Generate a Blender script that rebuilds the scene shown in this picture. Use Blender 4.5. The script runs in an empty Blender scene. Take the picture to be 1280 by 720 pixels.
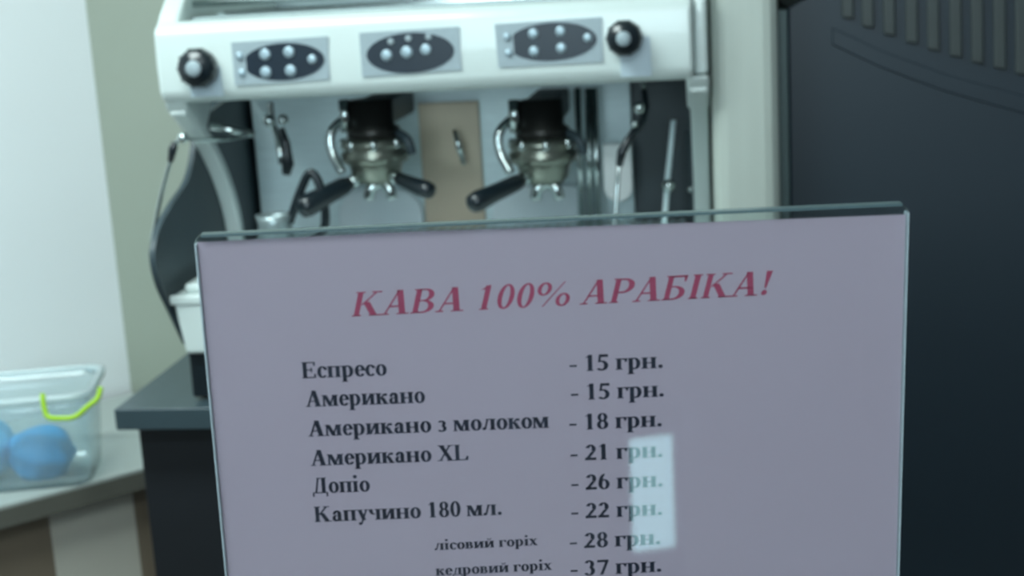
import bpy, bmesh, math, random
import numpy as np
from math import radians as R, sin, cos, pi
from mathutils import Vector, Matrix
random.seed(4)
scn = bpy.context.scene
COL = scn.collection

# ------------------------------------------------------------------ camera
F_PX, PITCH, YAW, ROLL = 1800.0, R(12.5), R(8.0), R(3.3)
CAM = Vector((0, 0, 1.48))
cF = Vector((-sin(YAW) * cos(PITCH), cos(YAW) * cos(PITCH), -sin(PITCH)))
r0 = Vector((cos(YAW), sin(YAW), 0)); u0 = r0.cross(cF)
cR = r0 * cos(ROLL) - u0 * sin(ROLL); cU = u0 * cos(ROLL) + r0 * sin(ROLL)
cd = bpy.data.cameras.new('camera'); cam = bpy.data.objects.new('camera', cd); COL.objects.link(cam)
M = Matrix((cR, cU, -cF)).transposed().to_4x4(); M.translation = CAM
cam.matrix_world = M
cd.sensor_width = 36; cd.lens = 36 * F_PX / 1280; cd.clip_start = .02
cd.dof.use_dof = True; cd.dof.focus_distance = 0.80; cd.dof.aperture_fstop = 10.5
scn.camera = cam

# ------------------------------------------------------------------ world, exposure
w = bpy.data.worlds.new('world'); scn.world = w; w.use_nodes = True
w.node_tree.nodes['Background'].inputs[0].default_value = (.55, .75, .78, 1)
w.node_tree.nodes['Background'].inputs[1].default_value = .30
vs = scn.view_settings
vs.view_transform = 'Standard'; vs.look = 'None'; vs.gamma = 1; vs.use_curve_mapping = False; vs.exposure = 0.0

# large area light: light of the ceiling lamp housing over the machine's left
def area(name, loc, target, size, size_y, power, color):
    l = bpy.data.lights.new(name, 'AREA'); l.shape = 'RECTANGLE'; l.size = size; l.size_y = size_y
    l.energy = power; l.color = color
    o = bpy.data.objects.new(name, l); COL.objects.link(o); o.location = loc
    o.rotation_euler = (Vector(target) - Vector(loc)).to_track_quat('-Z', 'Y').to_euler()
    return o
area('ceiling_lamp_light', (-.95, 1.1, 2.40), (-.95, 1.3, 0), .9, .35, 23, (.85, 1, .99))
area('room_lamp_light', (-.25, -.15, 2.40), (-.25, .2, 0), 1.1, .35, 12, (.88, .97, 1))  # fill light, added behind the viewer to brighten the sign's face
area('window_daylight', (-.30, -2.44, 1.75), (-.3, 1.5, 1.35), 1.6, 1.1, 27, (.86, .96, 1))  # frontal fill, added to light the sign and the machine's bay

# ------------------------------------------------------------------ helpers
def ray(x, y): return cF + cR * ((x - 640) / F_PX) - cU * ((y - 360) / F_PX)
def W(x, y, Y):
    d = ray(x, y); return CAM + d * ((Y - CAM.y) / d.y)
def WX(x, y, X):
    d = ray(x, y); return CAM + d * ((X - CAM.x) / d.x)
def WZ(x, y, Z):
    d = ray(x, y); return CAM + d * ((Z - CAM.z) / d.z)

def lin(c):
    return tuple(((v / 255) / 12.92 if v / 255 <= .04045 else ((v / 255 + .055) / 1.055) ** 2.4) for v in c) + (1,)

def mat(name, c, rough=.5, metal=0., noise=0., nscale=20, bump=0., spec=.5, coat=0., stretch=None, emit=None, es=0):
    m = bpy.data.materials.new(name); m.use_nodes = True
    nt = m.node_tree; b = nt.nodes['Principled BSDF']
    col = lin(c); b.inputs['Base Color'].default_value = col
    b.inputs['Roughness'].default_value = rough; b.inputs['Metallic'].default_value = metal
    b.inputs['Specular IOR Level'].default_value = spec; b.inputs['Coat Weight'].default_value = coat
    if emit: b.inputs['Emission Color'].default_value = lin(emit); b.inputs['Emission Strength'].default_value = es
    tc = nt.nodes.new('ShaderNodeTexCoord'); mp = nt.nodes.new('ShaderNodeMapping')
    nt.links.new(tc.outputs['Object'], mp.inputs[0])
    if stretch: mp.inputs['Scale'].default_value = stretch
    n = nt.nodes.new('ShaderNodeTexNoise'); n.inputs['Scale'].default_value = nscale; n.inputs['Detail'].default_value = 4
    nt.links.new(mp.outputs[0], n.inputs['Vector'])
    if noise:
        mx = nt.nodes.new('ShaderNodeMix'); mx.data_type = 'RGBA'
        mx.inputs[6].default_value = tuple(v * (1 - noise) for v in col[:3]) + (1,)
        mx.inputs[7].default_value = tuple(min(1, v * (1 + noise)) for v in col[:3]) + (1,)
        nt.links.new(n.outputs[0], mx.inputs[0]); nt.links.new(mx.outputs[2], b.inputs['Base Color'])
    if bump:
        bp = nt.nodes.new('ShaderNodeBump'); bp.inputs['Strength'].default_value = bump; bp.inputs['Distance'].default_value = .002
        nt.links.new(n.outputs[0], bp.inputs['Height']); nt.links.new(bp.outputs[0], b.inputs['Normal'])
    return m

def sheet_mat(name, tint, refl_rough=.03, gl=1.0, haze=0., hazecol=(1, 1, 1, 1), ior=1.49):
    """thin clear sheet: see-through with fresnel reflection, optional milky share"""
    m = bpy.data.materials.new(name); m.use_nodes = True; nt = m.node_tree; nt.nodes.clear()
    out = nt.nodes.new('ShaderNodeOutputMaterial')
    tr = nt.nodes.new('ShaderNodeBsdfTransparent'); tr.inputs[0].default_value = tint
    g = nt.nodes.new('ShaderNodeBsdfGlossy'); g.inputs['Roughness'].default_value = refl_rough
    lw = nt.nodes.new('ShaderNodeLayerWeight'); lw.inputs[0].default_value = .5
    pw = nt.nodes.new('ShaderNodeMath'); pw.operation = 'POWER'; pw.inputs[1].default_value = 5; nt.links.new(lw.outputs['Facing'], pw.inputs[0])
    fr = nt.nodes.new('ShaderNodeMath'); fr.operation = 'MULTIPLY_ADD'; fr.inputs[1].default_value = .9; fr.inputs[2].default_value = .045; nt.links.new(pw.outputs[0], fr.inputs[0])
    mx = nt.nodes.new('ShaderNodeMixShader')
    base = tr.outputs[0]
    if haze:
        d = nt.nodes.new('ShaderNodeBsdfDiffuse'); d.inputs[0].default_value = hazecol
        tl = nt.nodes.new('ShaderNodeBsdfTranslucent'); tl.inputs[0].default_value = hazecol
        m0 = nt.nodes.new('ShaderNodeMixShader'); m0.inputs[0].default_value = .4
        nt.links.new(d.outputs[0], m0.inputs[1]); nt.links.new(tl.outputs[0], m0.inputs[2])
        m1 = nt.nodes.new('ShaderNodeMixShader'); m1.inputs[0].default_value = haze
        nt.links.new(tr.outputs[0], m1.inputs[1]); nt.links.new(m0.outputs[0], m1.inputs[2]); base = m1.outputs[0]
    nt.links.new(fr.outputs[0], mx.inputs[0]); nt.links.new(base, mx.inputs[1]); nt.links.new(g.outputs[0], mx.inputs[2])
    nt.links.new(mx.outputs[0], out.inputs[0])
    return m

MT = dict(
    wall_green=mat('wall_green', (160, 167, 154), .55, noise=.05, nscale=3, bump=.05),
    pilaster=mat('pilaster_paint', (188, 196, 188), .5, noise=.10, nscale=9, stretch=(5, 5, .5)),
    wall_white=mat('wall_white', (240, 243, 244), .6, noise=.02, nscale=2),
    ceiling=mat('ceiling', (225, 228, 228), .8), floor=mat('floor_tile', (120, 115, 108), .4, noise=.15, nscale=6),
    wall_dim=mat('wall_dim', (128, 130, 134), .8, noise=.05),
    white=mat('white_enamel', (214, 225, 222), .28, noise=.015, nscale=8, coat=.3),
    grey=mat('grey_plate', (160, 174, 180), .45, noise=.1, nscale=160, metal=.1),
    mount=mat('mount_grey', (186, 203, 212), .4),
    black=mat('black_plastic', (20, 30, 36), .3, noise=.1, coat=.2),
    oval=mat('oval_membrane', (18, 34, 48), .35, noise=.15, nscale=60),
    button=mat('button_silver', (172, 192, 202), .3, metal=.3),
    chrome=mat('chrome', (205, 215, 214), .12, metal=1),
    dull=mat('dull_chrome', (138, 142, 132), .3, metal=.9),
    tray=mat('tray_steel', (150, 164, 166), .35, metal=.5, noise=.2, nscale=30, stretch=(.3, 12, 1)),
    white2=mat('bright_white', (250, 253, 252), .3),
    steel=mat('brushed_steel', (222, 240, 244), .36, metal=.1, noise=.12, nscale=30, stretch=(1, 1, 14)),
    brass=mat('warm_metal', (52, 52, 50), .35, metal=.7),
    pale=mat('pale_pad', (226, 238, 242), .4, noise=.04),
    brown=mat('brown_steel', (196, 182, 160), .5, noise=.12, nscale=12, metal=.2),
    dark=mat('dark_casing', (58, 72, 78), .45, noise=.1, nscale=5),
    counter=mat('counter_laminate', (62, 78, 85), .28, noise=.08, nscale=25),
    counter_body=mat('counter_body', (30, 34, 40), .5, noise=.1, nscale=8),
    cab=mat('cabinet_dark', (31, 44, 54), .45, noise=.08, nscale=3),
    fin=mat('fin_grey', (58, 65, 65), .5, noise=.15, nscale=10),
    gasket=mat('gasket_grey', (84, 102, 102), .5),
    table=mat('table_top', (176, 184, 180), .45, noise=.06, nscale=9),
    table_edge=mat('table_edge', (98, 98, 90), .6, noise=.12, nscale=14),
    table_panel=mat('table_panel', (205, 202, 190), .6, noise=.05),
    table_leg=mat('table_leg', (128, 116, 100), .6, noise=.1),
    lime=mat('lime_plastic', (176, 222, 40), .35),
    blue=mat('blue_cloth', (0, 146, 208), .6, noise=.25, nscale=22, bump=.4),
    paleblue=mat('pale_blue_cloth', (80, 176, 222), .6, noise=.15, nscale=22, bump=.4),
    paper=mat('lilac_paper', (166, 149, 163), .7, noise=.012, nscale=14),
    ink=mat('black_ink', (34, 38, 58), .7), red=mat('red_ink', (152, 56, 86), .7),
    acryl_edge=mat('acrylic_edge', (78, 96, 100), .2, noise=.1, nscale=9),
    lamp=mat('lamp_diffuser', (240, 250, 250), .5, emit=(225, 255, 255), es=4),
    sky=mat('window_sky', (200, 225, 235), .5, emit=(190, 232, 245), es=5),
    glow=mat('lamp_glass', (200, 225, 235), .5, emit=(180, 232, 240), es=5.5),
    ledge=mat('ledge_stone', (110, 112, 116), .4, noise=.2, nscale=30),
)
MT['acryl'] = sheet_mat('clear_acrylic', (.96, .98, .98, 1), .03)
MT['rim'] = sheet_mat('milky_rim', (.95, .99, 1, 1), .12, haze=.7, hazecol=(.9, .99, 1, 1))
MT['tub'] = sheet_mat('milky_plastic', (.95, .99, 1, 1), .12, haze=.17, hazecol=(.86, 1, 1, 1))

ORG = {}
def root_of(o):
    while o.parent: o = o.parent
    return o
def tag(o, label=None, cat=None, group=None, kind=None):
    if label: o['label'] = label
    if cat: o['category'] = cat
    if group: o['group'] = group
    if kind: o['kind'] = kind
    return o
def thing(name, label, cat, loc, group=None):
    o = bpy.data.objects.new(name, None); COL.objects.link(o); o.location = loc; o.empty_display_size = .05
    ORG[o.name] = Vector(loc); return tag(o, label, cat, group)
def obj(name, bm, m, parent=None, smooth=True, bevel=0, org=None):
    """bm holds world coordinates; the mesh is stored relative to the top-level thing"""
    bmesh.ops.recalc_face_normals(bm, faces=bm.faces)
    if org is None: org = ORG[root_of(parent).name] if parent else Vector((0, 0, 0))
    bmesh.ops.translate(bm, verts=bm.verts, vec=-Vector(org))
    me = bpy.data.meshes.new(name); bm.to_mesh(me); bm.free()
    o = bpy.data.objects.new(name, me); COL.objects.link(o); me.materials.append(m)
    if parent: o.parent = parent
    else: o.location = org; ORG[o.name] = Vector(org)
    if smooth:
        for p in me.polygons: p.use_smooth = True
    if bevel:
        b = o.modifiers.new('bevel', 'BEVEL'); b.width = bevel; b.segments = 3; b.limit_method = 'ANGLE'; b.angle_limit = R(35)
        wn = o.modifiers.new('wn', 'WEIGHTED_NORMAL'); wn.keep_sharp = True
    return o
def bx(bm, x0, y0, z0, x1, y1, z1):
    v = [bm.verts.new(p) for p in ((x0, y0, z0), (x1, y0, z0), (x1, y1, z0), (x0, y1, z0), (x0, y0, z1), (x1, y0, z1), (x1, y1, z1), (x0, y1, z1))]
    for f in ((0, 3, 2, 1), (4, 5, 6, 7), (0, 1, 5, 4), (1, 2, 6, 5), (2, 3, 7, 6), (3, 0, 4, 7)): bm.faces.new([v[i] for i in f])
    return bm
def box(*a): return bx(bmesh.new(), *a)
def prism(bm, pts, vec):
    """closed prism: polygon pts (3-D) extruded along vec"""
    vec = Vector(vec); a = [bm.verts.new(p) for p in pts]; b = [bm.verts.new(Vector(p) + vec) for p in pts]
    bm.faces.new(a); bm.faces.new(b[::-1]); n = len(pts)
    for i in range(n): bm.faces.new((a[i], b[i], b[(i + 1) % n], a[(i + 1) % n]))
    return bm
def frame(d):
    d = Vector(d).normalized(); a = Vector((0, 0, 1)) if abs(d.z) < .9 else Vector((1, 0, 0))
    u = d.cross(a).normalized(); return u, d.cross(u).normalized()
def tube(bm, pts, r, n=14, cap=True):
    pts = [Vector(p) for p in pts]; rs = r if isinstance(r, (list, tuple)) else [r] * len(pts)
    rings = []; u = None
    for i, p in enumerate(pts):
        d = (pts[min(i + 1, len(pts) - 1)] - pts[max(i - 1, 0)]).normalized()
        if u is None: u, _ = frame(d)
        u = (u - d * u.dot(d)).normalized(); v = d.cross(u)
        rings.append([bm.verts.new(p + (u * cos(2 * pi * k / n) + v * sin(2 * pi * k / n)) * rs[i]) for k in range(n)])
    for a, b in zip(rings, rings[1:]):
        for k in range(n): bm.faces.new((a[k], a[(k + 1) % n], b[(k + 1) % n], b[k]))
    if cap: bm.faces.new(rings[0][::-1]); bm.faces.new(rings[-1])
    return bm
def spline(pts, k=6):
    P = [Vector(p) for p in pts]; P = [P[0]] + P + [P[-1]]; out = []
    for i in range(1, len(P) - 2):
        for s in range(k):
            t = s / k
            out.append(.5 * ((2 * P[i]) + (P[i + 1] - P[i - 1]) * t + (2 * P[i - 1] - 5 * P[i] + 4 * P[i + 1] - P[i + 2]) * t * t + (-P[i - 1] + 3 * P[i] - 3 * P[i + 1] + P[i + 2]) * t ** 3))
    out.append(P[-2]); return out
def lathe(bm, c, axis, prof, n=32):
    """prof: (distance along axis, radius)"""
    c = Vector(c); axis = Vector(axis).normalized(); u, v = frame(axis); rings = []
    for h, r in prof:
        rings.append([bm.verts.new(c + axis * h + (u * cos(2 * pi * k / n) + v * sin(2 * pi * k / n)) * max(r, 1e-4)) for k in range(n)])
    for a, b in zip(rings, rings[1:]):
        for k in range(n): bm.faces.new((a[k], a[(k + 1) % n], b[(k + 1) % n], b[k]))
    bm.faces.new(rings[0][::-1]); bm.faces.new(rings[-1]); return bm
def ball(bm, c, r, sq=(1, 1, 1), seg=20):
    g = bmesh.ops.create_uvsphere(bm, u_segments=seg, v_segments=seg // 2, radius=r)
    for v in g['verts']: v.co = Vector((v.co.x * sq[0], v.co.y * sq[1], v.co.z * sq[2])) + Vector(c)
    return bm
def struct(name, bm, m, **k):
    o = obj(name, bm, m, smooth=False, **k); o['kind'] = 'structure'; return o

# ------------------------------------------------------------------ the room
YB = 2.45; XW = -1.067; ZC = 2.50
struct('floor', box(-2.6, -2.6, -.1, 1.6, YB + .1, 0), MT['floor'])
struct('wall_back', box(XW - .05, YB, 0, 1.6, YB + .1, ZC), MT['wall_green'])
struct('ceiling', box(-2.6, -2.6, ZC, 1.6, YB + .1, ZC + .1), MT['ceiling'])
struct('wall_right', box(1.5, -2.6, 0, 1.6, YB, ZC), MT['wall_dim'])
# white partition on the left: ends at the green wall, open passage in front of it
# white wall on the left, running obliquely out of the corner with the green wall
WD = Vector((-.7, -.714, 0)).normalized(); WN = Vector((WD.y, -WD.x, 0)); 
if WN.x > 0: WN = -WN
def oblique(name, z0, z1, t0, t1, L, m):
    c0 = Vector((XW, YB, 0)); a = c0 + WN * t0; b = c0 + WD * L + WN * t0
    struct(name, prism(bmesh.new(), [(a.x, a.y, z0), (b.x, b.y, z0), (b.x + WN.x * (t1 - t0), b.y + WN.y * (t1 - t0), z0), (a.x + WN.x * (t1 - t0), a.y + WN.y * (t1 - t0), z0)], (0, 0, z1 - z0)), m)
oblique('wall_left', 0, ZC, 0, .1, 2.1, MT['wall_white'])
oblique('baseboard_left', 0, .08, -.012, 0, 2.1, MT['wall_dim'])

# ------------------------------------------------------------------ espresso machine
XL, XR, ZT, ZB = -.719, -.012, 1.435, 1.329
ZCT = .928
em = thing('espresso_machine', 'white two-group espresso machine with chrome group heads standing on the dark counter', 'coffee machine', ((XL + XR) / 2, 2.08, ZCT))
YF = 1.85
# front control panel: gently rounded fascia
bm = bmesh.new()
prof = [(YF + .05, ZB - .002), (YF + .012, ZB), (YF + .001, ZB + .012), (YF - .001, ZB + .05), (YF + .001, ZT - .012), (YF + .012, ZT), (YF + .06, ZT + .001), (YF + .06, ZB - .002)]
prism(bm, [(XL, y, z) for y, z in prof], (XR - XL, 0, 0))
fascia = obj('front_panel', bm, MT['white'], em, bevel=.007)
# body housing behind the fascia
obj('upper_housing', box(XL + .03, YF + .06, ZB + .01, XR - .03, 2.34, ZT - .005), MT['dark'], em, smooth=False)
# cheeks that sweep up behind the fascia
for X0, X1, yo in ((XL, XL + .03, 0), (XR - .03, XR, 0), (XR + .0005, XR + .018, .004)):
    pr = [(YF + .012 + yo, ZB + .005), (YF + .012 + yo, ZT - .005), (YF + .03, ZT + .012), (YF + .06, ZT + .034), (YF + .11, ZT + .05), (2.33, ZT + .055), (2.35, ZT + .03), (2.35, ZB + .005)]
    obj('cheek', prism(bmesh.new(), [(X0, y, z) for y, z in pr], (X1 - X0, 0, 0)), MT['white'], em, bevel=.006)
# cup tray with rails on top
tr_ = obj('cup_tray', box(XL + .032, YF + .062, ZT - .004, XR - .032, 2.33, ZT + .004), MT['tray'], em, bevel=.002)
for y, z in ((YF + .085, ZT + .022), (2.05, ZT + .03), (2.30, ZT + .042)):
    obj('rail', tube(bmesh.new(), [(XL + .03, y, z), (XR - .03, y, z)], .005), MT['chrome'], tr_)
obj('tray_back', box(XL + .03, 2.325, ZT, XR - .03, 2.335, ZT + .055), MT['tray'], tr_, smooth=False)
for i in range(14):
    y = YF + .12 + i * .013
    obj('slat', box(XL + .05, y, ZT + .004, XR - .05, y + .006, ZT + .008), MT['chrome'], tr_, smooth=False)

YP = YF - .001
def on_panel(px, py, out=0.): p = W(px, py, YP - out); return p
def keypad(corn, ovalc, orx, ory, clip_left, btns, extra=()):
    P = [on_panel(*c) for c in corn]
    pr = prism(bmesh.new(), [(p.x, YP - .0012, p.z) for p in P], (0, .004, 0))
    kp = obj('keypad', pr, MT['grey'], em, smooth=False)
    c = on_panel(*ovalc); k = (on_panel(ovalc[0] + 1, ovalc[1]) - c).x
    pts = []
    for i in range(48):
        a = 2 * pi * i / 48
        x = orx * cos(a); y = ory * sin(a) 
        if clip_left is not None and x < clip_left: x = clip_left
        pts.append((c.x + x * k, YP - .0022, c.z + y * k * 1.02 + x * k * .015))
    q = []
    for p in pts:
        if not q or (Vector(p) - Vector(q[-1])).length > 1e-5: q.append(p)
    ov = obj('membrane', prism(bmesh.new(), q, (0, .002, 0)), MT['oval'], kp, smooth=False)
    for bx_, by_, r in btns:
        b = on_panel(bx_, by_); r *= k * .88
        obj('button', lathe(bmesh.new(), (b.x, YP - .0015, b.z), (0, -1, 0), [(0, r), (.002, r), (.0032, r * .8), (.0038, r * .3)], 20), MT['button'], kp)
    for bx_, by_, r in extra:
        b = on_panel(bx_, by_); r *= k
        obj('indicator', lathe(bmesh.new(), (b.x, YP - .0015, b.z), (0, -1, 0), [(0, r), (.0016, r), (.002, r * .6)], 12), MT['grey'], kp)
    return kp
keypad([(289, 53), (410, 45), (412, 99), (294, 107)], (355, 77), 51, 22, -47, [(332, 68, 8), (333, 90, 8), (362, 65, 8), (364, 88, 8), (391, 74, 6.5), (300, 70, 5.5), (303, 91, 5.5)])
keypad([(449, 41), (574, 33), (577, 87), (453, 96)], (513, 66), 55, 24, None, [(484, 69, 8), (509, 65, 8.5), (533, 62, 8)], [(489, 52, 4), (511, 48, 4), (536, 46, 4)])
keypad([(618, 30), (752, 21), (754, 77), (623, 84)], (690, 52), 56, 23, -48, [(667, 42, 7.5), (668, 64, 7.5), (701, 39, 7.5), (702, 60, 7.5), (735, 47, 6.5), (634, 46, 5.5), (636, 66, 5.5)])
def knob(px, py, rpx, stem):
    c = on_panel(px, py); r = rpx * .00103
    # moulded recess strip running from the knob down to the panel edge
    pts = [(c.x - .75 * r + stem, c.z), (c.x + .95 * r + stem, c.z), (c.x + .98 * r + stem, ZB + .008), (c.x - .72 * r + stem, ZB + .008)]
    obj('knob_mount', prism(bmesh.new(), [(x, YP - .0015, z) for x, z in pts], (0, .004, 0)), MT['mount'], em, smooth=False)
    kn = obj('steam_knob', lathe(bmesh.new(), (c.x, YP, c.z), (.0, -1, 0), [(-.004, r * .9), (.006, r * .98), (.014, r), (.022, r * .93), (.027, r * .8), (.0275, r * .55), (.029, r * .5)], 36), MT['black'], em)
    obj('knob_cap', lathe(bmesh.new(), (c.x, YP - .0275, c.z), (0, -1, 0), [(0, r * .42), (.002, r * .42), (.004, r * .25)], 24), MT['grey'], kn)
    for i in range(10):
        a = 2 * pi * i / 10
        p = Vector((c.x + cos(a) * r * .97, YP - .014, c.z + sin(a) * r * .97))
        obj('knob_rib', ball(bmesh.new(), p, r * .08, (1, 5, 1), 8), MT['black'], kn)
knob(251, 84, 25, .002); knob(781, 47, 22, .010)

XX = XL + .012
leg = spline([WX(219, 136, XX), WX(240, 160, XX), WX(259, 190, XX), WX(275, 227, XX), WX(288, 272, XX), WX(296, 330, XX)], 6)
# dark side casing with a bulging front edge, and white legs sweeping back
for s, X0, X1 in ((1, XL - .004, XL + .004), (-1, XR - .010, XR - .002)):
    XX = XL
    fr = leg if s < 0 else spline([WX(243, 150, XX), WX(240, 190, XX), WX(232, 225, XX), WX(212, 256, XX), WX(197, 284, XX), WX(190, 318, XX), WX(197, 355, XX), WX(212, 388, XX), WX(232, 430, XX)], 6)
    pts = [(X0, p.y, min(p.z, ZB + .004)) for p in fr] + [(X0, 2.34, fr[-1].z), (X0, 2.34, ZB + .004)]
    obj('side_casing', prism(bmesh.new(), pts, (X1 - X0, 0, 0)), MT['dark'], em, smooth=False)
for XX in (XL + .004, XR - .007):
    bm = bmesh.new(); prev = None
    for i, p in enumerate(leg):
        d = (leg[min(i + 1, len(leg) - 1)] - leg[max(i - 1, 0)]); d.x = 0; d.normalize(); nrm = Vector((0, -d.z, d.y)) * .009
        ring = [bm.verts.new((XX, p.y + nrm.y, p.z + nrm.z)), bm.verts.new((XX + .024, p.y + nrm.y, p.z + nrm.z)), bm.verts.new((XX + .024, p.y - nrm.y, p.z - nrm.z)), bm.verts.new((XX, p.y - nrm.y, p.z - nrm.z))]
        if prev:
            for k in range(4): bm.faces.new((prev[k], prev[(k + 1) % 4], ring[(k + 1) % 4], ring[k]))
        else: bm.faces.new(ring)
        prev = ring
    bm.faces.new(prev[::-1])
    obj('leg', bm, MT['white'], em, bevel=.004)
    zc = ZB + .004; a = leg[6]; b = leg[0]
    obj('leg_bracket', prism(bmesh.new(), [(XX - .004, YF + .012, zc), (XX - .004, a.y + .06, zc), (XX - .004, a.y + .012, a.z - .004), (XX - .004, a.y - .012, a.z - .002), (XX - .004, YF + .022, ZB - .012)], (.030, 0, 0)), MT['white'], em, bevel=.005)
# back of the working bay
YBK = 2.20
def bay(name, px0, px1, ztop, zbot, Y, m, th=.012, bev=.002):
    a = W(px0, 220, Y).x; b = W(px1, 220, Y).x
    return obj(name, box(a, Y, zbot, b, Y + th, ztop), m, em, smooth=False, bevel=bev)
bay('rear_casing', 262, 880, ZB + .02, .94, 2.32, MT['dark'], .02)
bay('backsplash', 322, 792, ZB + .02, 1.0, YBK, MT['steel'])
bay('centre_panel', 528, 603, 1.285, 1.0, YBK - .012, MT['brown'])  # brown tone stands in for the room reflected in the backsplash
bay('end_panel', 793, 886, ZB + .02, 1.0, YBK - .004, MT['dark'])
for a, b, t in ((420, 526, 236), (613, 742, 232)):
    Y = YBK - .016; p0 = W(a, t, Y); p1 = W(b, t, Y); zt = (p0.z + p1.z) / 2; r = .044
    pts = [(p0.x, Y, 1.0)] + [(p0.x + r - r * cos(q), Y, zt - r + r * sin(q)) for q in np.linspace(0, pi / 2, 7)] + [(p1.x - r + r * sin(q), Y, zt - r + r * cos(q)) for q in np.linspace(0, pi / 2, 7)] + [(p1.x, Y, 1.0)]
    obj('splash_pad', prism(bmesh.new(), pts, (0, .012, 0)), MT['pale'], em, smooth=False, bevel=.003)
# lower body and drip tray
zt, zb = 1.079, .997
bm = bmesh.new()
pts = [(XL + .006, zt), (XR - .006, zt), (XR - .008, zt - .012), (XR - .018, zb), (XL + .018, zb), (XL + .008, zt - .012)]
prism(bm, [(x, 1.80, z) for x, z in pts], (0, .50, 0))
lb = obj('lower_body', bm, MT['white'], em, bevel=.006)
obj('tray_rim', box(XL + .004, 1.797, zt - .013, XR - .004, 1.806, zt), MT['white'], lb, bevel=.003)
dt = obj('drip_tray', box(XL + .02, 1.815, zt, XR - .02, 2.19, zt + .012), MT['white'], em, bevel=.004)
for i in range(40):
    x = XL + .035 + i * .0165
    obj('grate_bar', box(x, 1.83, zt + .012, x + .006, 2.18, zt + .015), MT['steel'], dt, smooth=False)
obj('plinth', box(XL + .016, 1.812, ZCT + .005, XR - .016, 2.30, zb + .002), MT['black'], em, bevel=.004)
for x in (XL + .055, XR - .055):
    for y in (1.86, 2.26):
        obj('foot', lathe(bmesh.new(), (x, y, ZCT), (0, 0, 1), [(0, .018), (.002, .02), (.006, .018)], 20), MT['black'], em)

# group heads with portafilters
def group(px, handles, spout_dx):
    c = W(px, 130, 2.0); cx = c.x; cy = 2.0
    z = lambda py: W(px, py, 2.0).z
    g = obj('group_head', lathe(bmesh.new(), (cx, cy, 0), (0, 0, 1), [(z(176), .028), (z(172), .037), (z(160), .038), (z(156), .031), (z(124), .031)], 36), MT['brass'], em)
    obj('group_neck', box(cx - .028, cy, z(160), cx + .022, YBK, z(126)), MT['dark'], g, bevel=.006)
    obj('solenoid', tube(bmesh.new(), [(cx - .036, cy - .012, z(122)), (cx - .036, cy - .012, z(162))], .008), MT['chrome'], g)
    obj('collar', lathe(bmesh.new(), (cx, cy, 0), (0, 0, 1), [(z(205), .036), (z(201), .047), (z(190), .049), (z(186), .043), (z(182), .047), (z(174), .046), (z(170), .036)], 40), MT['dull'], g)
    for i in range(8):
        a = 2 * pi * i / 8 + .2
        obj('bolt', ball(bmesh.new(), (cx + cos(a) * .044, cy + sin(a) * .044, z(178)), .0062, (1, 1, 1.4), 12), MT['chrome'], g)
    # steel elbow at the left of the collar and small fitting on the right
    obj('water_pipe', tube(bmesh.new(), spline([(cx - .03, cy + .02, z(140)), (cx - .058, cy - .005, z(160)), (cx - .06, cy - .01, z(185)), (cx - .045, cy - .02, z(212))]), .0065), MT['chrome'], g)
    obj('fitting', tube(bmesh.new(), spline([(cx + .03, cy, z(165)), (cx + .052, cy - .02, z(174)), (cx + .058, cy - .02, z(192))]), .0065), MT['dark'], g)
    pf = obj('portafilter', lathe(bmesh.new(), (cx, cy, 0), (0, 0, 1), [(z(231), .012), (z(228), .026), (z(222), .034), (z(208), .037), (z(204), .039), (z(200), .039)], 36), MT['dull'], em)
    for sx in (-1, 1):
        obj('spout', tube(bmesh.new(), spline([(cx + spout_dx, cy - .008, z(228)), (cx + spout_dx + sx * .013, cy - .012, z(234)), (cx + spout_dx + sx * .017, cy - .012, z(248))]), [.0075] * 12 + [.006]), MT['chrome'], pf)
    for (hx, hy, Y, r) in handles:
        e = W(hx, hy, Y); s = Vector((cx, cy, z(212))); d = (e - s).normalized()
        obj('ferrule', tube(bmesh.new(), [s + d * .034, s + d * .05], [.010, .0085]), MT['chrome'], pf)
        L = (e - s).length
        obj('handle', tube(bmesh.new(), [s + d * .048, s + d * (.06), s + d * (L * .7), s + d * (L * .9), s + d * (L * .97), e], [.0095, r * .85, r * .95, r * 1.1, r * .95, r * .4]), MT['black'], pf)
group(464, [(540, 240, 1.93, .0115), (374, 262, 1.90, .015)], .006)
group(676, [(588, 256, 1.88, .0135)], .004)

# steam and hot-water wands
def wand(name_pts, r, grip=None, tip=None, knuckle=None, m='chrome'):
    o = obj('steam_wand', tube(bmesh.new(), spline(name_pts), r, 12), MT[m], em)
    if knuckle: obj('ball_joint', ball(bmesh.new(), knuckle[0], knuckle[1]), MT['chrome'], o)
    if grip: obj('grip', tube(bmesh.new(), grip[0], grip[1], 14), MT['black'], o)
    if tip: obj('tip', ball(bmesh.new(), tip[0], tip[1]), MT['chrome'], o)
    return o
# left wand: crossbar, joint outside the leg, rubber grip, thin tube down
wand([W(312, 168, 1.95), W(285, 174, 1.90), W(246, 175, 1.86), W(229, 173, 1.85), W(220, 180, 1.85), W(211, 208, 1.85), W(200, 250, 1.85), W(190, 300, 1.86)], .0028,
     grip=([W(219, 178, 1.85), W(216, 186, 1.85), W(213, 202, 1.85)], [.004, .006, .004]), knuckle=(W(229, 172, 1.85), .0075))
obj('crossbar', tube(bmesh.new(), [W(318, 168, 1.95), W(262, 158, 1.93)], .005), MT['chrome'], em)
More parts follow.
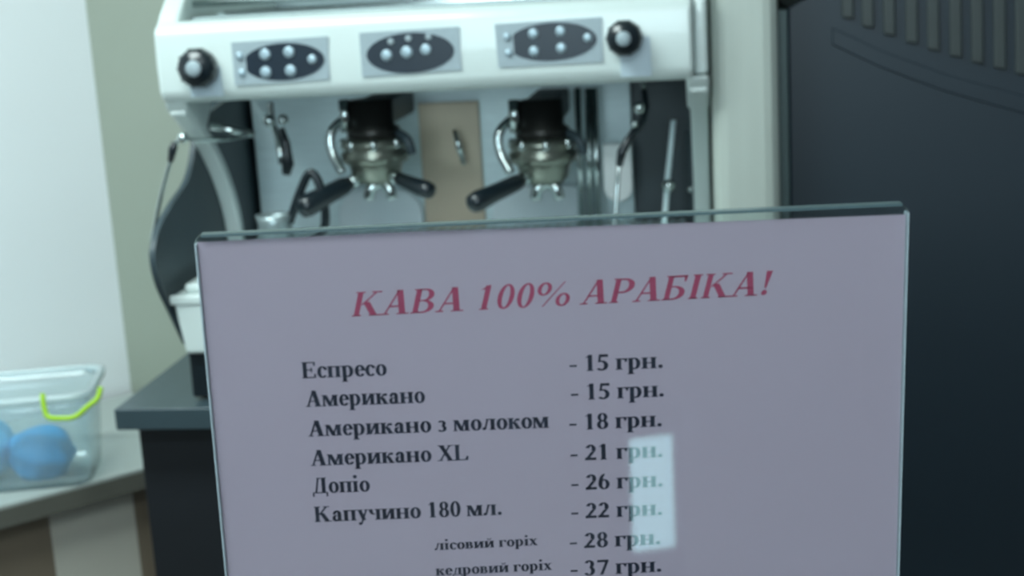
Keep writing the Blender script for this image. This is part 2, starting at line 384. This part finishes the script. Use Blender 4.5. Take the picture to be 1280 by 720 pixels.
# short hot-water spout inside the bay on the left
sw = wand([W(338, 128, 2.0), W(340, 150, 2.0), W(346, 168, 1.99), W(350, 190, 1.98), W(352, 205, 1.98)], .0045, grip=([W(352, 160, 1.985), W(358, 180, 1.98), W(360, 205, 1.98), W(358, 218, 1.98)], [.004, .006, .009, .006]), knuckle=(W(337, 151, 1.99), .009))
obj('valve', ball(bmesh.new(), W(354, 150, 1.98), .0075), MT['chrome'], sw)
# right wand: black bent arm, bright joint, long thin tube
w2 = wand([W(803, 100, 1.97), W(806, 128, 1.96), W(801, 152, 1.94), W(786, 176, 1.92), W(776, 196, 1.92), W(772, 230, 1.91), W(768, 290, 1.90)], .0030,
     grip=([W(805, 112, 1.96), W(808, 134, 1.955), W(803, 152, 1.94), W(786, 174, 1.92), W(777, 190, 1.918), W(774, 208, 1.915)], [.0045, .0045, .005, .0055, .0062, .0045]), knuckle=(W(799, 135, 1.935), .0085))
obj('valve', ball(bmesh.new(), W(793, 155, 1.92), .0052), MT['chrome'], w2)
w3 = wand([W(842, 150, 2.06), W(838, 190, 2.05), W(834, 230, 2.03), W(830, 290, 2.0)], .0042, tip=(W(836, 232, 2.02), .009), m='steel')
w4 = wand([W(858, 165, 2.08), W(862, 200, 2.08), W(863, 232, 2.07)], .0022, tip=(W(864, 236, 2.065), .0058), m='dark')
# lamp reflection behind the right wand, modelled as a white rounded tongue
Y = 2.12; a = W(753, 190, Y); b = W(789, 190, Y); zt2 = W(770, 180, Y).z; zb2 = W(770, 252, Y).z; r = (b.x - a.x) / 2; cx = (a.x + b.x) / 2
pts = [(a.x, Y, zt2)] + [(cx - r * cos(q), Y, zb2 + r - r * sin(q)) for q in np.linspace(0, pi, 14)] + [(b.x, Y, zt2)]
obj('splash_tab', prism(bmesh.new(), pts, (0, .006, 0)), MT['white2'], em, smooth=False, bevel=.002)['label'] = 'white rounded tab behind the right steam wand'
# upright chrome tubes beside it
for x0, x1 in ((722, 728), (742, 750), (735, 738)):
    obj('riser_pipe', tube(bmesh.new(), [W(x0, 110, 2.14), W(x1, 300, 2.14)], .005, 12), MT['chrome'], em)
obj('level_tube', tube(bmesh.new(), [W(568, 162, 2.15), W(573, 182, 2.15), W(580, 206, 2.15)], [.003, .005, .003], 12), MT['chrome'], em)  # bright lamp reflection in the steel, built as a thin streak

# small steel jug half hidden behind the sign, black upright handle
jy = 1.93; jc = W(345, 300, jy)
jug = thing('milk_jug', 'small steel jug with a black handle on the drip tray under the left group', 'jug', (jc.x, jy, 1.094))
zj = W(345, 268, jy).z
bm = lathe(bmesh.new(), (jc.x, jy, 1.0945), (0, 0, 1), [(0, .024), (.003, .027), (.02, .028), (zj - 1.0945 - .012, .023), (zj - 1.0945, .026), (zj - 1.0945, .0235), (zj - 1.0945 - .012, .021), (.006, .024)], 32)
obj('jug_body', bm, MT['tray'], jug)
h0 = W(392, 208, jy); h1 = W(402, 240, jy); h2 = W(404, 285, jy)
obj('handle', tube(bmesh.new(), spline([(jc.x + .022, jy, zj - .012), (h0.x - .008, jy, h0.z - .01), (h1.x, jy, h1.z), (h2.x, jy, h2.z - .004), (jc.x + .024, jy, h2.z - .03)]), .0062), MT['black'], jug)
jug['label'] = 'small steel jug with black handle under the left group head'

# pale pilaster standing out of the back wall between the machine and the cabinet
px0 = XR + .021; px1 = W(972, 150, 1.95).x
struct('trim_1', box(px0, 1.89, 0, px1, YB - .001, ZC), MT['pilaster'], bevel=.02)

# ------------------------------------------------------------------ counter under the machine
YC = 1.78; XC0 = W(142, 512, YC).x
ct = thing('counter', 'dark counter with a projecting grey-blue worktop under the espresso machine', 'counter', (-.35, 2.1, 0))
tp = W(142, 512, YC).z
obj('worktop', box(XC0, YC, ZCT - .030, XR + .002, YB - .002, ZCT), MT['counter'], ct, smooth=False, bevel=.002)
xb = W(180, 600, 1.82).x
obj('cabinet_body', box(xb, 1.82, .0, XR - .002, YB - .01, ZCT - .030), MT['counter_body'], ct, smooth=False, bevel=.003)

# ------------------------------------------------------------------ dark cabinet on the right
YK = 1.95; xk = W(986, 120, YK).x; zk = W(988, 10, YK).z
cb = thing('dark_cabinet', 'tall dark blue-black cabinet with upright fins, right of the espresso machine', 'cabinet', (xk + .4, YK + .3, 0))
c2 = W(1030, -14, YK)
pts = [(xk, YK, 0), (xk + .8, YK, 0), (xk + .8, YK, 1.75), (c2.x + .05, YK, 1.60), (c2.x, YK, c2.z), (xk, YK, zk)]
obj('carcass', prism(bmesh.new(), pts, (0, .46, 0)), MT['cab'], cb, smooth=False, bevel=.004)
obj('edge_strip', box(xk - .014, YK + .005, .2, xk, YK + .03, zk - .002), MT['gasket'], cb, smooth=False, bevel=.002)  # grey strip put in for the cabinet's shadow on the wall
fins = [(1060, 22), (1085, 33), (1112, 43), (1140, 53), (1167, 62), (1195, 70), (1222, 78), (1250, 85), (1277, 92), (1304, 99), (1331, 106), (1358, 113)]
for fx, fy in fins:
    p = W(fx, fy, YK - .004); q = W(fx - 3, -40, YK - .004)
    bm = bmesh.new(); ww = .008
    prism(bm, [(p.x - ww, YK - .0, p.z), (p.x + ww, YK - .0, p.z - .003), (q.x + ww, YK - .0, 1.55), (q.x - ww, YK - .0, 1.55)], (0, -.006, 0))
    obj('fin', bm, MT['fin'], cb, smooth=False, bevel=.003)
rp = [(1040, 34), (1100, 62), (1180, 92), (1280, 120), (1400, 152)]
P = [W(x, y, YK) for x, y in rp]; Q = [W(x, y + 22, YK) for x, y in rp]
bm = bmesh.new()
prism(bm, [(p.x, YK + .001, p.z) for p in P] + [(p.x, YK + .001, p.z) for p in Q[::-1]], (0, -.0035, 0))
obj('ledge_band', bm, MT['cab'], cb, smooth=False, bevel=.0032)

# ------------------------------------------------------------------ corner table with the plastic tub
ZTB = .756
A = WZ(182, 584, ZTB); B = WZ(0, 651, ZTB)
dirv = (A - B); dirv.z = 0; dirv.normalize(); nv = Vector((-dirv.y, dirv.x, 0))      # into the corner
tb = thing('side_table', 'pale side table with a brown edge along the white wall, left of the dark counter', 'table', (A.x - .2, A.y, 0))
wn_ = -WN; cW = Vector((XW, YB, 0)) + wn_ * .004
def on_wall(p):            # nearest point of the wall face
    q = Vector((p.x, p.y, 0)) - cW; return cW + WD * q.dot(WD)
Bw = Vector((A.x, A.y, 0)) + WD * 1.0; e = Vector((xb - .004, A.y + WD.y / WD.x * (xb - .004 - A.x), 0)); ew = on_wall(e + WD * .0)
bwall = on_wall(Bw); cnr = cW + Vector((.006, -.010, 0))
poly = [(Bw.x, Bw.y), (e.x, e.y), (xb - .004, YB - .01), (cnr.x, cnr.y), (bwall.x, bwall.y)]
dirv = -WD; nv = WN.copy()
obj('table_top', prism(bmesh.new(), [(x, y, ZTB) for x, y in poly], (0, 0, -.006)), MT['table'], tb, smooth=False, bevel=.001)
obj('table_edge', prism(bmesh.new(), [(x, y, ZTB - .006) for x, y in poly], (0, 0, -.030)), MT['table_edge'], tb, smooth=False, bevel=.002)
in2 = nv * .035
q0 = Vector((Bw.x, Bw.y, 0)) + in2; q1 = Vector((e.x, e.y, 0)) + in2 - dirv * .036
lp = WZ(80, 660, ZTB - .05); t = ((lp - Bw).dot(dirv)); mid = Vector((Bw.x, Bw.y, 0)) + dirv * t + in2
def slab(p, q, z0, z1, th):
    return prism(bmesh.new(), [(p.x, p.y, z0), (q.x, q.y, z0), (q.x, q.y, z1), (p.x, p.y, z1)], nv * th)
obj('brown_panel', slab(q0, mid, 0, ZTB - .036, .03), MT['table_leg'], tb, smooth=False)['label'] = 'brown end of the table base'
lp2 = WZ(166, 618, ZTB - .05); t2 = (lp2 - Bw).dot(dirv); mid2 = Vector((Bw.x, Bw.y, 0)) + dirv * t2 + in2
obj('pale_panel', slab(mid, mid2, 0, ZTB - .036, .03), MT['table_panel'], tb, smooth=False)['label'] = 'pale panel of the table base'
obj('corner_post', slab(mid2, q1, 0, ZTB - .036, .03), MT['table_leg'], tb, smooth=False)

# tub: tapered, rounded corners, open top, set parallel to the table edge
tc = WZ(66, 600, ZTB); 
def rr(cx, cy, hx, hy, r, z, n=5):
    out = []
    for (sx, sy, a0) in ((1, 1, 0), (-1, 1, 90), (-1, -1, 180), (1, -1, 270)):
        for i in range(n + 1):
            a = R(a0 + 90 * i / n); lx = sx * (hx - r) + r * cos(a); ly = sy * (hy - r) + r * sin(a)
            p = Vector((cx, cy, z)) + dirv2 * lx + nv2 * ly; out.append(p)
    return out
ta = R(14); dirv2 = Vector((cos(ta), sin(ta), 0)); nv2 = Vector((-sin(ta), cos(ta), 0))
hx, hy = .098, .070
p_r = WZ(112, 606, ZTB)                    # front right foot of the tub
c = p_r - dirv2 * hx + nv2 * hy
tub = thing('storage_tub', 'milky translucent plastic tub with a lime green handle on the side table', 'tub', (c.x, c.y, ZTB))
Htub = .145
def shell(hx0, hy0, hx1, hy1, z0, z1, th):
    bm = bmesh.new(); L = []
    for k in range(6):
        t = k / 5; L.append([bm.verts.new(p) for p in rr(c.x, c.y, hx0 + (hx1 - hx0) * t, hy0 + (hy1 - hy0) * t, .028, z0 + (z1 - z0) * t)])
    for k in range(6):
        t = 1 - k / 5; z = z0 + th + (z1 - z0 - th) * t
        L.append([bm.verts.new(p) for p in rr(c.x, c.y, hx0 + (hx1 - hx0) * t - th, hy0 + (hy1 - hy0) * t - th, .026, z)])
    n = len(L[0])
    for a, b in zip(L, L[1:]):
        for i in range(n): bm.faces.new((a[i], a[(i + 1) % n], b[(i + 1) % n], b[i]))
    bm.faces.new(L[0][::-1]); bm.faces.new(L[-1]); return bm
tbody = obj('tub_body', shell(hx, hy, hx + .012, hy + .012, ZTB, ZTB + Htub, .002), MT['tub'], tub)
bm = bmesh.new(); L = []
for hh, z in ((.010, Htub - .008), (.019, Htub - .008), (.020, Htub + .001), (.017, Htub + .003), (.010, Htub + .002)):
    L.append([bm.verts.new(p) for p in rr(c.x, c.y, hx + hh, hy + hh, .033, ZTB + z)])
n = len(L[0])
for k in range(5):
    a, b = L[k], L[(k + 1) % 5]
    for i in range(n): bm.faces.new((a[i], a[(i + 1) % n], b[(i + 1) % n], b[i]))
obj('rim', bm, MT['rim'], tub)
# handle pivots on the front face near the right corner
hyf = c - nv2 * (hy + .020); 
yh = hyf.y
hp = [W(53, 492, yh - .004), W(55, 508, yh - .010), W(60, 521, yh - .014), W(76, 523, yh - .016), W(94, 521, yh - .012), W(110, 508, yh - .004), W(122, 498, yh + .004), W(126, 484, yh + .012)]
obj('handle', tube(bmesh.new(), spline(hp, 4), .0038, 10), MT['lime'], tub)['label'] = 'lime green handle'
# blue bundle in the tub
def lump(ctr, rx, ry, rz, seed):
    bm = bmesh.new(); g = bmesh.ops.create_icosphere(bm, subdivisions=4, radius=1); rnd = random.Random(seed)
    ph = [rnd.uniform(0, 6) for _ in range(6)]
    for v in g['verts']:
        p = v.co; k = 1 + .07 * sin(5 * p.x + ph[0]) * cos(4 * p.y + ph[1]) + .05 * sin(8 * p.z + ph[2] + 3 * p.x) + .03 * sin(13 * p.y + ph[3])
        v.co = Vector((p.x * rx * k, p.y * ry * k, max(p.z * rz * k, -rz * .85))) + Vector(ctr)
    return bm
bc = c + dirv2 * .022 - nv2 * .018; bz = ZTB + .004 + .85 * .042
o = obj('blue_bundle', lump((bc.x, bc.y, bz), .050, .046, .042, 2), MT['blue'], org=Vector((bc.x, bc.y, ZTB + .004))); tag(o, 'bright blue crumpled bundle at the right inside the plastic tub', 'bundle')
bc = c - dirv2 * .062 + nv2 * .005; bz = ZTB + .004 + .85 * .050
o = obj('pale_blue_bundle', lump((bc.x, bc.y, bz), .034, .048, .050, 7), MT['paleblue'], org=Vector((bc.x, bc.y, ZTB + .004))); tag(o, 'paler blue bundle at the left inside the plastic tub', 'bundle')

# ------------------------------------------------------------------ the menu sign
SP = (-.06409021, .59295824, 1.37673562); syw, sln, srl = .162097, -.022281, -.016841
ux = Vector((cos(syw) * cos(srl), sin(syw) * cos(srl), sin(srl)))
n0 = ux.cross(Vector((0, 0, 1))).normalized(); up = n0.cross(ux)
if up.z < 0: up = -up
vy = up * cos(sln) - n0 * sin(sln); SN = ux.cross(vy)           # SN points at the viewer
if SN.y > 0: SN = -SN
def S(u, v, wn=0.): return Vector(SP) + ux * u + vy * v + SN * wn   # metres; wn towards the viewer
base = S(0, -.21)
sg = thing('menu_sign', 'clear acrylic stand with a lilac price list headed in red', 'sign', base)
def sslab(u0, v0, u1, v1, w0, w1):
    return prism(bmesh.new(), [S(u0, v0, w0), S(u1, v0, w0), S(u1, v1, w0), S(u0, v1, w0)], SN * (w1 - w0))
def slab_r(u0, v0, u1, v1, w0, w1, r=.004):
    pts = [(u0, v0), (u1, v0)] + [(u1 - r + r * cos(a), v1 - r + r * sin(a)) for a in np.linspace(0, pi / 2, 5)] + [(u0 + r - r * sin(a), v1 - r + r * cos(a)) for a in np.linspace(0, pi / 2, 5)]
    return prism(bmesh.new(), [S(u, v, w0) for u, v in pts], SN * (w1 - w0))
fp = obj('front_sheet', slab_r(-.150, -.209, .150, 0, .0002, .0022), MT['acryl'], sg, smooth=False)
bp = obj('back_sheet', slab_r(-.150, -.209, .150, .0, -.0026, -.0008), MT['acryl'], sg, smooth=False)
# polished rims catch the light along the top and the sides
obj('top_rim', sslab(-.147, -.0010, .147, .0002, -.0028, .0024), MT['acryl_edge'], sg, smooth=False)['label'] = 'grey-green polished top edge of the acrylic'
for u in (-.1500, .1494):
    obj('side_rim', sslab(u, -.209, u + .0006, -.004, -.0028, .0024), MT['grey'], sg, smooth=False)
# bent foot lying on the ledge behind
obj('foot', prism(bmesh.new(), [S(-.15, -.209, .0022), S(.15, -.209, .0022), S(.15, -.209, .0022) + Vector((ux.y * -.07, .06, 0)), S(-.15, -.209, .0022) + Vector((ux.y * -.07, .06, 0))], (0, 0, -.002)), MT['acryl'], sg, smooth=False)
paper = obj('price_list', prism(bmesh.new(), [S(-.1493, -.207, -.0006), S(.1493, -.207, -.0006), S(.1493, -.0052, -.0006), S(.05, -.0046, -.0006), S(-.06, -.0030, -.0006), S(-.1493, -.0035, -.0006)], SN * .0003), MT['paper'], sg, smooth=False)

# serif lettering built from strokes
X = .46; CAP = .66; TH = .135; TN = .045
class G:
    def __init__(s): s.p = []
    def q(s, *pts): s.p.append([tuple(a) for a in pts]); return s
    def r(s, x0, y0, x1, y1): return s.q((x0, y0), (x1, y0), (x1, y1), (x0, y1))
    def st(s, x, y0, y1, w=TH, b=1, t=1):
        s.r(x, y0, x + w, y1); e = .05
        if b: s.r(x - e, y0, x + w + e, y0 + .035)
        if t: s.r(x - e, y1 - .035, x + w + e, y1)
        return s
    def d(s, x0, y0, x1, y1, w): return s.q((x0, y0), (x0 + w, y0), (x1 + w, y1), (x1, y1))
    def arc(s, cx, cy, rx, ry, a0=0, a1=360, tx=.13, ty=.045, n=20):
        k = max(3, int(n * abs(a1 - a0) / 360))
        for i in range(k):
            a, b = R(a0 + (a1 - a0) * i / k), R(a0 + (a1 - a0) * (i + 1) / k)
            s.q((cx + rx * cos(a), cy + ry * sin(a)), (cx + rx * cos(b), cy + ry * sin(b)), (cx + (rx - tx) * cos(b), cy + (ry - ty) * sin(b)), (cx + (rx - tx) * cos(a), cy + (ry - ty) * sin(a)))
        return s
    def dot(s, cx, cy, r=.075): return s.arc(cx, cy, r, r, 0, 360, r * .99, r * .99, 10)
GL = {}
def gl(ch, adv, g): GL[ch] = (adv, g.p)
h = X / 2
gl('о', .50, G().arc(.25, h, .22, h + .012)); gl('с', .44, G().arc(.24, h, .21, h + .012, 45, 320).dot(.37, h + .13, .055))
gl('е', .45, G().arc(.24, h, .21, h + .012, 0, 325).r(.1, h, .44, h + .04))
gl('п', .60, G().st(.06, 0, X).st(.38, 0, X).r(.06, X - .045, .5, X)); gl('р', .55, G().st(.06, -.2, X).arc(.27, h, .22, h + .012, -120, 120))
gl('А', .72, G().d(.06, 0, .32, CAP, .05).d(.46, 0, .28, CAP, .16).r(.15, .2, .52, .245).r(0, 0, .2, .035).r(.39, 0, .70, .035))
gl('м', .72, G().st(.05, 0, X, .05, 1, 0).d(.29, 0, .05, X, .14).d(.30, 0, .48, X, .05).st(.50, 0, X, TH).r(0, X - .035, .15, X))
gl('и', .62, G().st(.06, 0, X).st(.40, 0, X).d(.19, .06, .36, X - .06, .06)); gl('й', .62, G().st(.06, 0, X).st(.40, 0, X).d(.19, .06, .36, X - .06, .06).arc(.3, X + .17, .12, .1, 180, 360, .04, .04))
gl('к', .56, G().st(.06, 0, X).d(.20, h, .36, X - .03, .06).d(.38, 0, .22, h + .04, .14).r(.33, 0, .56, .035).dot(.44, X - .07, .055))
gl('а', .50, G().r(.27, 0, .40, X - .1).arc(.24, X - .14, .16, .145, 0, 165, .125, .045).arc(.19, .13, .15, .14, 80, 330, .12, .045).r(.36, 0, .49, .04).dot(.12, X - .12, .05))
gl('н', .62, G().st(.06, 0, X).st(.40, 0, X).r(.1, h - .02, .5, h + .025)); gl('з', .43, G().arc(.18, X - .12, .16, .125, -80, 150, .11, .04).arc(.18, .13, .19, .14, -150, 80, .12, .045))
gl('л', .60, G().d(.1, .03, .22, X, .05).dot(.08, .06, .06).st(.38, 0, X).r(.18, X - .04, .55, X)); gl('X', .72, G().d(.48, 0, .08, CAP, .16).d(.08, 0, .52, CAP, .05).r(0, 0, .22, .035).r(.42, 0, .70, .035).r(.03, CAP - .035, .3, CAP).r(.46, CAP - .035, .68, CAP))
gl('L', .64, G().st(.07, 0, CAP).r(.1, 0, .56, .045).q((.46, 0), (.58, 0), (.60, .18), (.56, .18))); gl('Д', .72, G().d(.14, .03, .25, CAP, .05).st(.44, 0, CAP, .14, 0, 1).r(.22, CAP - .04, .5, CAP).r(.02, 0, .68, .045).r(.02, -.14, .06, .04).r(.64, -.14, .68, .04))
gl('і', .30, G().st(.07, 0, X).dot(.135, CAP - .01, .075)); gl('К', .76, G().st(.07, 0, CAP).d(.20, .30, .50, CAP - .03, .06).d(.50, 0, .24, .38, .17).r(.45, 0, .76, .035).r(.42, CAP - .035, .68, CAP))
gl('у', .50, G().d(.24, 0, .05, X, .14).d(.16, -.16, .40, X, .05).dot(.14, -.14, .06).r(0, X - .035, .24, X).r(.34, X - .035, .5, X)); gl('ч', .58, G().st(.36, 0, X).arc(.24, X - .04, .19, .2, 180, 290, .13, .05).r(.05, X - .05, .18, X))
gl('1', .50, G().st(.18, 0, CAP, TH, 1, 0).q((.06, CAP - .12), (.18, CAP - .1), (.31, CAP), (.27, CAP + .01)))
gl('8', .50, G().arc(.25, .49, .18, .18, 0, 360, .11, .04).arc(.25, .18, .21, .19, 0, 360, .12, .045)); gl('0', .50, G().arc(.25, .33, .21, .34, 0, 360, .12, .045, 24))
gl('.', .25, G().dot(.12, .07, .075)); gl('-', .33, G().r(.04, .19, .29, .27)); gl('г', .46, G().st(.06, 0, X).r(.1, X - .05, .42, X).q((.38, X - .15), (.42, X - .15), (.44, X), (.33, X)))
gl('2', .50, G().arc(.24, .47, .19, .19, -35, 165, .13, .05).d(.04, .05, .28, .36, .11).r(.03, 0, .44, .11)); gl('5', .50, G().arc(.20, .20, .24, .21, -140, 110, .13, .06).r(.12, CAP - .11, .44, CAP).d(.07, .34, .12, CAP, .06))
gl('6', .50, G().arc(.25, .21, .21, .22, 0, 360, .12, .045).arc(.30, .24, .26, .43, 100, 190, .13, .05)); gl('3', .50, G().arc(.20, .49, .18, .18, -70, 160, .12, .045).arc(.19, .19, .22, .20, -150, 75, .13, .05))
gl('7', .50, G().r(.04, CAP - .11, .46, CAP).d(.14, 0, .38, CAP - .05, .09)); gl('в', .52, G().st(.06, 0, X).arc(.24, X - .12, .18, .125, -90, 90, .12, .04).arc(.24, .13, .22, .14, -90, 90, .13, .04))
gl('д', .58, G().d(.12, .03, .20, X, .05).st(.36, 0, X, TH, 0, 1).r(.18, X - .04, .46, X).r(.02, 0, .56, .04).r(.02, -.11, .06, .04).r(.52, -.11, .56, .04)); gl('х', .52, G().d(.32, 0, .04, X, .14).d(.04, 0, .38, X, .05).r(0, 0, .16, .035).r(.28, 0, .5, .035).r(.01, X - .035, .22, X).r(.32, X - .035, .48, X))
gl('В', .66, G().st(.07, 0, CAP).arc(.30, .49, .24, .17, -90, 90, .14, .04).arc(.30, .175, .29, .175, -90, 90, .15, .04).r(.1, CAP - .04, .32, CAP).r(.1, 0, .32, .04).r(.1, .32, .32, .355))
gl('Р', .62, G().st(.07, 0, CAP).arc(.30, .46, .28, .2, -90, 90, .15, .045).r(.1, CAP - .045, .32, CAP).r(.1, .26, .32, .3)); gl('Б', .64, G().st(.07, 0, CAP).arc(.28, .19, .29, .19, -90, 90, .15, .045).r(.1, CAP - .05, .55, CAP).q((.5, CAP - .17), (.54, CAP - .17), (.56, CAP), (.46, CAP)).r(.1, 0, .3, .04).r(.1, .34, .3, .38))
gl('І', .36, G().st(.10, 0, CAP, .145)); gl('!', .34, G().q((.12, .2), (.17, .2), (.23, CAP), (.07, CAP)).dot(.145, .07, .075)); gl('Е', .64, G().st(.07, 0, CAP).r(.1, CAP - .045, .56, CAP).r(.1, 0, .58, .045).r(.1, .31, .42, .355).r(.52, CAP - .16, .56, CAP).r(.54, 0, .58, .17).r(.4, .24, .43, .43))
gl('%', .94, G().arc(.2, .48, .18, .18, 0, 360, .1, .045).arc(.72, .17, .18, .18, 0, 360, .1, .045).d(.22, 0, .66, CAP, .04)); gl(' ', .25, G())
def line(txt, u0, u1, v, cap, ink=MT['ink'], shear=0., slope=0., light=1.):
    total = sum(GL[c][0] for c in txt); sx = (u1 - u0) / total; sy = cap / CAP
    bm = bmesh.new(); x = 0.
    for ch in txt:
        adv, polys = GL[ch]
        for pl, off in [(q, o_) for q in polys for o_ in ((0,) if shear else (-.018, .018))]:
            vv = [bm.verts.new(S((u0 + (x + px + off) * sx + py * sy * shear) / 1000, (v + py * sy + slope * (px + x) * sx) / 1000, -.00016)) for px, py in pl]
            try: bm.faces.new(vv)
            except ValueError: pass
        x += adv
    o = obj('text_line', bm, ink, paper, smooth=False); return o
line('КАВА 100% АРАБІКА!', -87.5, 92.0, -38.6, 10.6, MT['red'], .26, .006)
rows = [('Еспресо', -110.0, -73.5, -64.9, '15', 4.6, -67.6), ('Американо', -109.2, -57.8, -77.8, '15', 4.9, -80.6), ('Американо з молоком', -109.1, -4.6, -91.3, '18', 3.8, -94.2),
        ('Американо XL', -109.0, -40.2, -104.8, '21', 3.9, -108.4), ('Допіо', -109.2, -84.0, -117.6, '26', 3.8, -122.2), ('Капучино 180 мл.', -109.3, -26.6, -131.0, '22', 3.4, -135.6)]
for t, a, b, v, pr, pu, pv in rows:
    line(t, a, b, v, 7.2, slope=-.012); line('- ' + pr + ' грн.', pu, pu + 41, pv, 7.2, slope=-.006)
line('лісовий горіх', -57.5, -11.6, -147.2, 4.6); line('- 28 грн.', 2.4, 43.4, -149.8, 7.2)
line('кедровий горіх', -57.5, -5.6, -159.4, 4.8); line('- 37 грн.', 2.3, 43.6, -163.0, 7.2)

rl = thing('room_lamp', 'flat rectangular ceiling lamp behind the viewer', 'lamp', (-.25, -.15, ZC))
obj('housing', box(-.82, -.35, ZC - .07, .32, .05, ZC - .001), MT['white'], rl, smooth=False, bevel=.004)
obj('diffuser', box(-.80, -.33, ZC - .078, .30, .03, ZC - .07), MT['lamp'], rl, smooth=False)

# ------------------------------------------------------------------ ledge the sign stands on (just below the frame)
zl = base.z + .0
lg = thing('service_ledge', 'narrow grey service ledge under the menu sign', 'ledge', (base.x, base.y, 0))
obj('ledge_top', box(-.9, base.y - .045, zl - .030, .75, base.y + .05, zl - .0005), MT['ledge'], lg, smooth=False, bevel=.003)
obj('ledge_front', box(-.88, base.y - .03, 0, .73, base.y + .03, zl - .030), MT['counter_body'], lg, smooth=False)

# ------------------------------------------------------------------ lamp over the machine and the added lit column that mirrors in the sign
cl = thing('ceiling_lamp', 'flat rectangular ceiling lamp above the counter', 'lamp', (-.95, 1.1, ZC))
obj('housing', box(-1.42, .9, ZC - .07, -.48, 1.3, ZC - .001), MT['white'], cl, smooth=False, bevel=.004)
obj('diffuser', box(-1.40, .92, ZC - .078, -.50, 1.28, ZC - .07), MT['lamp'], cl, smooth=False)

def mirror(px, py, Yw):
    d = ray(px, py).normalized(); o = Vector(SP); t = (o - CAM).dot(SN) / d.dot(SN); p = CAM + d * t
    rdir = d - 2 * d.dot(SN) * SN; return p + rdir * ((Yw - p.y) / rdir.y)
YWF = -2.5; YLB = -.95
mc = [mirror(792, 549, YLB), mirror(840, 549, YLB), mirror(840, 683, YLB), mirror(792, 683, YLB)]
wx0 = min(p.x for p in mc); wx1 = max(p.x for p in mc); wz0 = min(p.z for p in mc); wz1 = max(p.z for p in mc)
print('WINDOW', wx0, wx1, wz0, wz1)
BW = (-1.1, 1.2, .5, 2.3)          # added fill window in the front wall: x0, z0, x1, z1
bm = bmesh.new()
for a in ((-2.6, 0, BW[0], ZC), (BW[2], 0, 1.6, ZC), (BW[0], 0, BW[2], BW[1]), (BW[0], BW[3], BW[2], ZC)): bx(bm, a[0], YWF - .1, a[1], a[2], YWF, a[3])
struct('wall_front', bm, MT['wall_dim'])
w1_ = struct('window_1', box(BW[0], YWF - .06, BW[1], BW[2], YWF - .05, BW[3]), MT['sky'])  # unseen glowing window, added as the source of the frontal fill
for x in (BW[0], -.59, -.07, BW[2] - .04):
    obj('mullion', box(x, YWF - .05, BW[1], x + .04, YWF - .02, BW[3]), MT['white'], w1_, smooth=False)
# unseen lit column, added to make the bright patch mirrored in the acrylic
fl = thing('standing_lamp', 'slim standing lamp with a lit oblong glass behind the viewer', 'lamp', ((wx0 + wx1) / 2, YLB - .05, 0))
obj('column', box(wx0 - .02, YLB - .10, .03, wx1 + .02, YLB - .004, wz1 + .05), MT['black'], fl, smooth=False, bevel=.004)
obj('base', box(wx0 - .08, YLB - .17, 0, wx1 + .08, YLB + .06, .03), MT['black'], fl, smooth=False, bevel=.004)
obj('lit_glass', box(wx0, YLB - .004, wz0, wx1, YLB, wz1), MT['glow'], fl, smooth=False)
